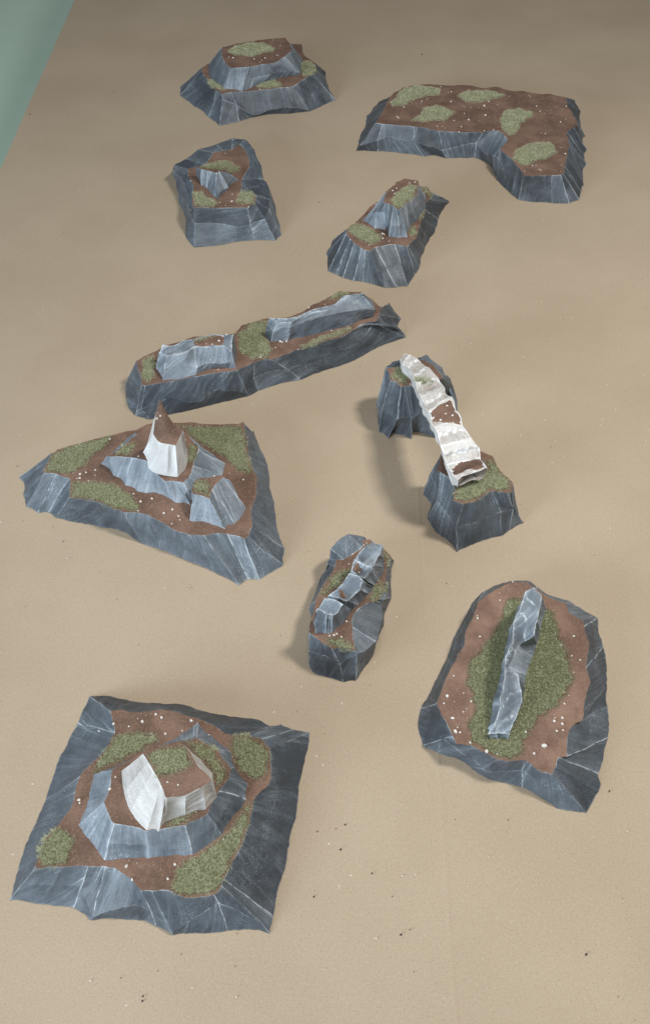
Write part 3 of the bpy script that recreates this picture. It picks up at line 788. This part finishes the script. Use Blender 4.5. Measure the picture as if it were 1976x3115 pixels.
# ------------------------------------------------------------------ 7 natural arch
p = Piece('rock_bridge', 'tall rock arch: a white stone bridge spanning two separate blue-grey pillars', 'model terrain', (1100, 1050, 2.9385), 7); PIECES.append(p)
p.loft('foot_a', 'pillar_rock', [
 [(143,700),(140,520,3.5),(215,205)], [(148,778),(172,590,3.4),(255,315)], [(238,838),(310,666,3.2),(345,372)], [(252,776),(325,655,3.4),(352,375)], [(445,840),(442,640,3.6),(378,368)], [(462,772),(458,650,3.4),(425,364)], [(670,830),(545,600,4),(482,368)],
 [(735,760),(640,560,4),(600,380)], [(812,458),(790,380,3),(700,300)], [o(3,.4),(752,270,4.4),(690,250)], [o(3,.8),(720,200,6),(640,172)], [o(1.6,1.4),(600,108,7),(562,132)], [o(.6,2),(580,86,7.2),(515,125)], [o(0,2),(500,110,7.2),(450,150)],
 [o(-.8,2),(272,150,7),(350,182)], [o(-1.6,1.2),(212,196,6.8),(278,200)]],
 [0, 3.6, 7.3], tone=.24, ang=85, sag=(.03, .12), crand=0)
p.loft('foot_b', 'pillar_rock', [
 [(545,1335),(600,1165,4),(712,965)], [(612,1410),(655,1240,4),(655,1117)], [(578,1540),(680,1395,3.2),(692,1132)], [(612,1597),(702,1420,3),(790,1202)], [(715,1712),(770,1520,2.8),(832,1282)], [(742,1725),(785,1537,2.8),(815,1395)], [(850,1847),(838,1632,2.5),(905,1424)],
 [(1000,1776),(1000,1590,2.8),(1000,1402)], [(1160,1720),(1150,1522,3),(1090,1346)], [(1247,1704),(1232,1490,3.1),(1160,1300)], [(1310,1655),(1355,1472,3),(1310,1326)], [(1441,1590),(1352,1440,3.4),(1345,1312)], [o(1.8,-.3),(1362,1330,4.4),(1342,1225)], [o(1.5,.5),(1252,1130)], [o(1,1),(1160,985)], [o(0,1.5),(1060,950)], [o(-.5,1.5),(880,920)]],
 [0, 3, 6.0], tone=.2, ang=85, sag=(0, .06), crand=0)
L_ = [(345,125,8.6),(365,180,8.7),(435,222,9),(468,320,9.8),(510,430,10.2),(540,520,10.6),(590,605,10.9),(612,670,11),(640,735,11),(690,840,10.7),(715,945,10.2),(748,1045,9.4),(790,1140,8.6),(850,1198,8.0)]
R_ = [(385,68,8.8),(480,115,8.8),(557,165,9.1),(690,300,9.9),(735,370,10.2),(760,440,10.6),(806,466,10.9),(862,612,11.1),(906,722,11),(972,818,10.6),(1042,918,10),(1060,1015,9.4),(1092,1062,8.7),(1126,1112,8.2)]
TH = [1.2,1.6,1.9,1.9,1.8,1.7,1.6,1.6,1.6,1.7,1.8,2.0,2.0,1.3]
def build_bridge(p):
    n = len(L_); A = [np.array(p.px(*q)) for q in L_]; B = [np.array(p.px(*q)) for q in R_]
    def interp(P, t):
        i = min(int(t), n - 2); f = t - i
        return P[i] * (1 - f) + P[i + 1] * f
    ring_n = 44; V = []; F = []; wr = []; tn = []; uv = []
    m = 104
    # section: across the top (16), down the right side (6), under (16), up the left (6)
    seg_t = [(-.08, .08)[q % 2] + R.uniform(-.06, .06) for q in range(40)]; seg_z = [(-.0008, .0012)[q % 2] + R.uniform(-.0008, .0008) for q in range(40)]
    for k in range(m + 1):
        t = (n - 1) * k / m
        a, b = interp(A, t), interp(B, t); th = np.interp(t, range(n), TH) * .01
        for q in range(ring_n):
            if q < 16: s_ = q / 16; P = a * (1 - s_) + b * s_; e = 1.0 if q in (0,) else 0.0; side = 0
            elif q < 22: s_ = (q - 16) / 6; P = b + (a - b) * .06 * s_ - np.array([0, 0, th * s_]); e = 1.0 if q == 16 else 0; side = 1
            elif q < 38: s_ = (q - 22) / 16; P = (b + (a - b) * .06) * (1 - s_) + (a + (b - a) * .10) * s_ - np.array([0, 0, th * (1 - .25 * math.sin(math.pi * s_))]); e = 0; side = 2
            else: s_ = (q - 38) / 6; P = a + (b - a) * .10 * (1 - s_) - np.array([0, 0, th * (1 - s_)]); e = 0; side = 3
            st = nz((t * .021, .3, s_ * .02), 60, 3)
            step_ = (seg_z[int(t * 1.15 + s_ * .5)] + .0012 * ((t * 1.15 + s_ * .5) % 1)) if side == 0 else 0
            P = P + np.array([nz(P, 90, 4), nz(P, 90, 8), nz(P, 60, 12)]) * .0021 + np.array([0, 0, step_ + nz(P, 420, 1) * .0007])
            V.append(P); fr_ = (t * 1.15 + s_ * .5) % 1; wr.append(max(e * (.5 + .5 * R.random()), .9 if side == 0 and (fr_ < .10 or fr_ > .93) else 0)); tn.append(.34 + seg_t[int(t * 1.15 + s_ * .5)] + (0 if side == 0 else .25)); uv.append((t * .02, s_ * .05 + side))
        if k:
            for q in range(ring_n):
                a0 = (k - 1) * ring_n + q; a1 = (k - 1) * ring_n + (q + 1) % ring_n
                F.append((a0, a1, a1 + ring_n, a0 + ring_n)[::-1])
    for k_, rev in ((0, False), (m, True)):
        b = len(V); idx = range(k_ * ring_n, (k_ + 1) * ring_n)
        V += [V[q] for q in idx]; wr += [0] * ring_n; tn += [.08 if rev else .5] * ring_n; uv += [(q * .002, 0) for q in range(ring_n)]  # lower end face: shade under the bridge lip painted in as a dark tone
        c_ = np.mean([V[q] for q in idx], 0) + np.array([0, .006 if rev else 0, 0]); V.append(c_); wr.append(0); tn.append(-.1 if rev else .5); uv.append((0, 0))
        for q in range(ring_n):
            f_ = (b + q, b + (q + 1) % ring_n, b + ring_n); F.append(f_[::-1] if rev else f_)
    V = np.array(V)
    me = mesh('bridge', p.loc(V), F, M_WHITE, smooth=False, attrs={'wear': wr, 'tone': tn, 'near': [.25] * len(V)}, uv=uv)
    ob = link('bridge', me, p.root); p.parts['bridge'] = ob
    p.bvh['bridge'] = BVHTree.FromPolygons([Vector(v) for v in V], F)
build_bridge(p)
p.dirt('bridge', [(600,600),(690,530),(795,468),(858,600),(903,720),(780,700),(640,690)])
p.dirt('bridge', [(800,1105),(850,1060),(900,1035),(1058,1015),(1116,1104),(930,1118),(842,1182)])
p.grass('bridge', [(468,285),(540,290),(650,300),(680,330),(600,355),(492,360),(477,330)])
p.grass('foot_a', [(280,205),(370,200),(430,290),(400,340),(345,365),(258,300)])
p.grass('foot_b', [(830,1260),(930,1240),(1050,1160),(1130,1100),(1090,1030),(1160,1020),(1250,1130),(1340,1240),(1338,1310),(1250,1300),(1150,1295),(1050,1375),(920,1412),(815,1390)], dens=2.8e6)
p.pebbles(['bridge','foot_a','foot_b'], [(758,547,2.3),(750,615,2.2),(808,633,2.4),(703,672,2.3)], [(432,350),(785,1150),(820,1125),(853,1140),(705,668)], 10)

# ------------------------------------------------------------------ 8 small ridge
p = Piece('model_rock', 'smallest rock, a narrow hump with a stepped light grey fin leaning across it diagonally', 'model terrain', (900, 1600, 4.4941), 8); PIECES.append(p)
p.loft('base', 'base_rock', [
 [(178,1930),(165,1700,2),(185,1456)], [(240,2002),(230,1720,2.4),(270,1522)], [(420,2062),(395,1770,2.4),(340,1592)], [(640,2132),(600,1880,2.2),(480,1682)], [(812,2122),(832,1752,3.6),(822,1702)], [(900,1992),(930,1720,3.4),(800,1620)], [(1000,1857),(1030,1635,3.4),(780,1540)],
 [(1057,1765),(1092,1590,3.3),(775,1380)], [(1120,1560),(1155,1345,3.2),(775,1250)], [(1195,1330),(1187,1215,3.2),(822,1170)], [(1235,1130),(1160,1085,3.4),(960,1062)], [(1300,985),(1210,1000,3),(1130,1010)], [(1303,900),(1265,800,3),(1216,780)], [(1300,640),(1275,600,3),(1236,600)], [(1338,490),(1312,440,3),(1282,400)],
 [o(1,.5),(1205,310)], [o(.3,1.4),(1010,185)], [o(0,1.5),(942,152,4.2),(930,172)], [o(0,1.5),(872,137,4.2),(912,200)], [o(-.5,1.5),(702,116,4.2),(905,275)], [o(-1,1),(560,212,4),(770,390)], [o(-1.2,.3),(478,312,3.6),(650,466)],
 [o(-1.3,0),(456,455,3.2),(548,462)], [(428,600),(460,520,2.8),(527,560)], [(295,800),(345,690,2.2),(432,722)], [(275,880),(305,785,2.2),(332,870)], [(175,1142),(215,1060,1.2),(268,1020)], [(200,1250),(235,1165,2.5),(245,1150)], [(165,1560),(185,1420,2.5),(197,1340)]],
 [0, 2.6, 4.0], tone=.17, ang=50)
FK = dict(tone=.40, cap='rock', ang=80, sag=(-.02, .02), sharp=True, cstep=.0018, rough=.7)
Z = o(0, 0); LF = o(-.4, .1)
p.loft('step_a', 'upper_rock', [[(240,1330),(262,1210,6.4)], [(263,1482),(292,1124,6.9)], [(408,1476),(425,1205,7.1)], [(440,1478),(452,1210,6.9)], [(492,1470),(497,1218,7.1)], [(640,1335),(560,1192,7.2)], [(790,1130),(645,1070,7.9)], [Z,(520,1002,7.9)], [LF,(395,985,7.8)]], [4.0, 7.2], **FK)
p.loft('step_b', 'upper_rock', [[Z,(560,985,6.6)], [Z,(680,1030,6.8)], [(850,1072),(722,1014,6.9)], [(1010,905),(872,872,7.5)], [(1080,817),(910,737,8.1)], [Z,(830,672,8.2)], [LF,(733,642,8.2)], [LF,(632,800,7.5)], [LF,(552,880,7)], [LF,(440,950,6.6)]], [4.0, 7.2], **FK)
p.loft('step_c', 'upper_rock', [[Z,(735,645,7.2)], [Z,(830,680,7.1)], [(1090,800),(930,720,7.2)], [(1130,740),(1032,617,7.5)], [(1225,562),(1044,552,8.2)], [Z,(930,530,8.2)], [LF,(797,450,8.2)], [LF,(775,500,7.9)]], [4.0, 7.5], **FK)
p.loft('step_d', 'upper_rock', [[Z,(805,455,7.4)], [Z,(930,530,7.4)], [(1222,545),(1050,552,7.5)], [(1205,440),(1161,376,7.9)], [(1190,345),(1190,262,8.5)], [o(.2,.6),(1110,250,8.2)], [o(0,.7),(1042,215,8.7)], [o(-.2,.5),(995,263,8.1)], [o(-.3,.3),(958,256,8.6)], [LF,(850,386,7.9)]], [4.0, 8], **FK)
p.dirt('step_c', [(800,490),(905,515),(905,590),(855,655),(770,615)])
p.dirt('step_b', [(565,870),(625,850),(700,1005),(650,1020),(565,975)])
p.grass('base', [(340,860),(450,760),(540,640),(740,580),(730,640),(620,790),(540,870),(400,980),(310,1000)], dens=2.8e6)
p.grass('base', [(1000,900),(1100,800),(1220,740),(1220,830),(1150,980),(1080,1030),(960,1000)], dens=2.8e6)
p.grass('base', [(380,1600),(470,1540),(560,1530),(680,1560),(760,1590),(835,1715),(700,1705),(500,1660)], dens=2.8e6)
p.grass('base', [(1195,315),(1250,355),(1285,430),(1262,560),(1230,570),(1200,430)], dens=2.8e6)
p.pebbles(['step_a','step_b','step_c','step_d','base'], [(775,386,1.5),(722,522,1.2),(862,633,1.7),(460,1505,1.7),(518,1495,1.9),(555,1478,1.8),(622,1518,1.7),(690,1308,1.8)], [(925,262),(963,235)], 10)

# ------------------------------------------------------------------ 9 oval with a standing fin
p = Piece('model_rock', 'oval brown and green hill with one long upright grey slab standing along its middle', 'model terrain', (1250, 1740, 2.4645), 9); PIECES.append(p); p.dmat = M_DIRT_PALE
p.loft('base', 'base_rock', [
 [(1312,1812),(1060,1515)], [(1420,1582),(1085,1452)], [(1408,1510),(1110,1390)], [(1475,1240),(1172,1386)], [(1479,1160),(1165,1252)], [(1471,1010),(1192,1160)], [(1466,850),(1282,1110)], [(1465,770),(1312,905)], [(1462,690),(1337,840)], [(1440,560),(1307,720)], [(1412,480),(1327,560)], [(1396,345),(1295,402)],
 [(1362,325),(1290,365)], [(1260,265),(1172,290)], [(1192,222),(1155,233)], [(1005,160),(1040,196)], [(935,112),(935,130)], [(885,67),(868,78)], [(775,68),(758,84)], [(620,108),(605,152)], [(548,142),(495,224)], [(470,215),(470,310)], [(370,400),(410,460)], [(316,490),(380,572)],
 [(285,600),(345,622)], [(268,640),(335,650)], [(170,850),(250,820)], [(72,1025),(190,985)], [(52,1150),(240,1092)], [(100,1318),(95,1300,.3),(312,1230)], [(200,1356),(225,1230,2.2),(340,1287)], [(330,1397),(400,1372,1.5),(450,1302)], [(430,1450),(480,1415,1.6),(540,1347)], [(570,1550),(580,1495,1.3),(610,1387)], [(680,1576),(700,1497,1.5),(740,1420)], [(830,1612),(835,1485,1.8),(850,1420)], [(960,1682),(910,1456)], [(1090,1772),(1000,1500)]],
 [0, 1.6, 3.2], tone=.15, ang=75, sag=(0, .06))
p.loft('fin', 'standing_slab', [
 [(605,1252),(572,1216,4)], [(556,1172),(628,1128,4.9)], [(600,990),(666,990,5.6)], [(648,832),(690,830,6.3)], [(675,682),(702,640,7)], [(700,560),(755,540,7.2)], [(730,420),(762,382,7.8)], [(776,330),(812,290,8.2)], [(800,262),(852,148,8.8)], [o(0,.8),(914,114,9.2)],
 [(1015,262),(972,166,9)], [(1006,312),(966,260,8.6)], [(970,432),(945,372,8)], [(946,530),(920,476,7.6)], [(925,640),(808,556,6.2)], [(892,770),(732,722,5.9)], [(862,862),(800,772,6)], [(846,962),(825,890,5.8)], [(840,980),(832,966,5.2)], [(790,1112),(788,1086,4.8)], [(726,1260),(735,1220,4)], [(660,1257),(640,1212,4)]],
 [3.2, 6], tone=.46, cap='rock', ang=80, capz=3, sag=(-.02, .03), captone=-.06, sharp=True, rough=.5, cstep=.0013, ctrl=[(800,650,5.4),(770,690,5.5),(840,580,5.7),(725,660,7),(745,610,7.2)], lines=[[(815,300,8.4),(840,300,8.4),(866,345,8.2),(862,440,8),(880,490,7.8)],[(705,640,7),(760,565,7.2),(860,500,7.4),(920,476,7.6)],[(722,715,6.5),(800,775,6)],[(640,1165,4.8),(700,1100,5.2),(770,1062,5.2)],[(852,150,8.8),(875,190,9),(962,272,8.6)],[(690,1000,5.8),(735,905,6.1),(815,880,6)]])
p.grass('base', [(720,200),(790,195),(900,230),(1000,250),(1060,280),(1100,360),(1110,450),(1165,600),(1200,700),(1225,800),(1160,930),(1090,1030),(960,1100),(900,1200),(850,1280),(850,1360),(740,1410),(620,1380),(440,1280),(410,1150),(480,1000),(390,830),(420,700),(530,570),(640,400),(690,270)], dens=2.8e6, pale=-.3)
p.pebbles('base', [(995,1303,4.0),(268,932,2.8),(1070,1120,2.4),(1130,1095,2.1),(920,1362,2.1),(330,1197,2.8),(310,1095,2.4),(562,1345,2.8),(855,1200,2.2),(1215,482,1.9)],
 [(365,1203),(300,1098),(665,213),(495,330),(495,348),(514,485),(1198,632),(245,985),(447,972),(392,908),(388,1050),(440,1280),(1145,988),(1120,548),(995,995),(588,972),(760,77),(1090,1192),(1130,1140),(1135,1187),(318,780),(1265,660),(640,1365)], 40)

# ------------------------------------------------------------------ 10 square with a white butte
p = Piece('model_rock', 'largest square hill in the foreground, stepped up to a white-sided butte', 'model terrain', (0, 2090, 1.5592), 10); PIECES.append(p)
p.loft('base', 'base_rock', [
 [(45,1012),(170,860)], [(200,1030),(300,856)], [(350,1046),(420,850)], [(430,1103),(440,1090,.4),(500,850)], [(560,1100),(540,1055,1.3),(560,870)], [(660,1110),(640,1030,1.8),(600,895)], [(740,1133),(720,1062,1.3),(670,965)], [(820,1176),(815,1165,.3),(720,965)], [(880,1173),(900,1110,1.1),(800,965)],
 [(1000,1166),(970,1065,1.7),(880,1000)], [(1080,1153),(1035,1022,2.4),(1015,985)], [(1180,1147),(1130,1057,1.6),(1030,970)], [(1285,1172),(1240,1120,.7),(1050,940)], [(1297,1090),(1060,910)], [(1313,970),(1080,870)], [(1343,880),(1130,780)], [(1373,750),(1165,700)], [(1402,620),(1185,620)], [(1421,450),(1210,530)], [(1440,370),(1275,450)],
 [(1463,270),(1285,350)], [(1469,213),(1285,290)], [(1395,200),(1240,247)], [(1330,174),(1180,230)], [(1278,186),(1150,226)], [(1230,154),(1090,226)], [(1150,146),(1010,182)], [(1000,122),(930,150)], [(855,82),(830,116)], [(700,75),(770,106)], [(600,60),(620,120)], [(525,42),(575,110)], [(425,42),(525,113)],
 [(370,170),(545,216)], [(290,320),(490,312)], [(210,560),(392,405)], [(150,690),(328,590)], [(90,850),(215,722)]],
 [0, 1.6, 3.2], tone=.16, ang=70, sag=(0, .05))
p.loft('mid', 'middle_rock', [
 [(485,840),(540,648)], [(700,824),(690,684)], [(915,806),(880,655,5.4)], [(1058,705),(985,598,5.3)], [(1190,533),(1035,492,5.3)], [(1186,458),(1088,425)], [(1118,375),(1095,385)], [(1092,295),(1040,306)],
 [(935,148),(935,222,4.9),(930,238)], [(740,278),(850,256,5.4)], [(590,364),(690,300,5.4)], [(430,412),(535,395)], [(358,656),(495,550)]],
 [3.2, 4.6, 5.5], tone=.45, ang=80, tvar=.05, sharp=True, sag=(-.01, .03), tones={0:.42,1:.50,2:.30,3:.20,4:.22,5:.30,6:.32,7:.36,8:.40,9:.40,10:.42,11:.52,12:.47})  # right-facing facets get lower tones, so their shade is painted in
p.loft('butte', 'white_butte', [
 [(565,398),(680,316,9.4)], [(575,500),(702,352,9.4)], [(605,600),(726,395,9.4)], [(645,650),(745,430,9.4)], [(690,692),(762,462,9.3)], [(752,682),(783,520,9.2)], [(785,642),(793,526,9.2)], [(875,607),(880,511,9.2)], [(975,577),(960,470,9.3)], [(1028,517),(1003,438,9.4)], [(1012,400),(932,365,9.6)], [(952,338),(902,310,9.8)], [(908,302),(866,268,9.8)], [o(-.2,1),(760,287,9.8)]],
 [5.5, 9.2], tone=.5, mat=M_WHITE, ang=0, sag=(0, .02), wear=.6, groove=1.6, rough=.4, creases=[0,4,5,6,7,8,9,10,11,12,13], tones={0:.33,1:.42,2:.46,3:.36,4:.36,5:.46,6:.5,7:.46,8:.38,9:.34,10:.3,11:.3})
p.grass('base', [(430,420),(470,350),(540,230),(640,210),(750,220),(765,250),(700,290),(580,350),(440,415),(405,420)])
p.grass('base', [(1090,225),(1180,222),(1280,290),(1283,400),(1250,445),(1170,430),(1110,370),(1095,290)])
p.grass('base', [(187,740),(280,655),(320,690),(365,720),(340,790),(300,852),(177,858)])
p.grass('base', [(1200,540),(1190,600),(1165,700),(1080,870),(1050,940),(1010,985),(880,1000),(800,960),(840,860),(880,820),(930,800),(1070,700),(1150,580)], dens=2.8e6)
p.grass('mid', [(870,262),(930,250),(1030,300),(1040,340),(1090,410),(1030,490),(1010,420),(960,350),(900,300)])
p.grass('mid', [(760,680),(790,640),(900,590),(960,595),(880,650)])
p.grass('butte', [(690,318),(780,282),(865,270),(900,312),(910,380),(820,425),(744,422)], dens=2.8e6)
p.pebbles(['butte','mid','base'], [(675,165,2.4),(768,145,2.2),(907,160,2.6),(600,850,2.4),(435,760,2.3),(540,175,2.0)], [(740,130),(612,188),(380,550),(377,537),(627,915),(845,465),(865,208),(785,222),(796,910),(830,842),(520,485),(548,428),(368,160),(470,210)], 60)
print('blades', sum(getattr(q, 'bladecount', 0) for q in PIECES))
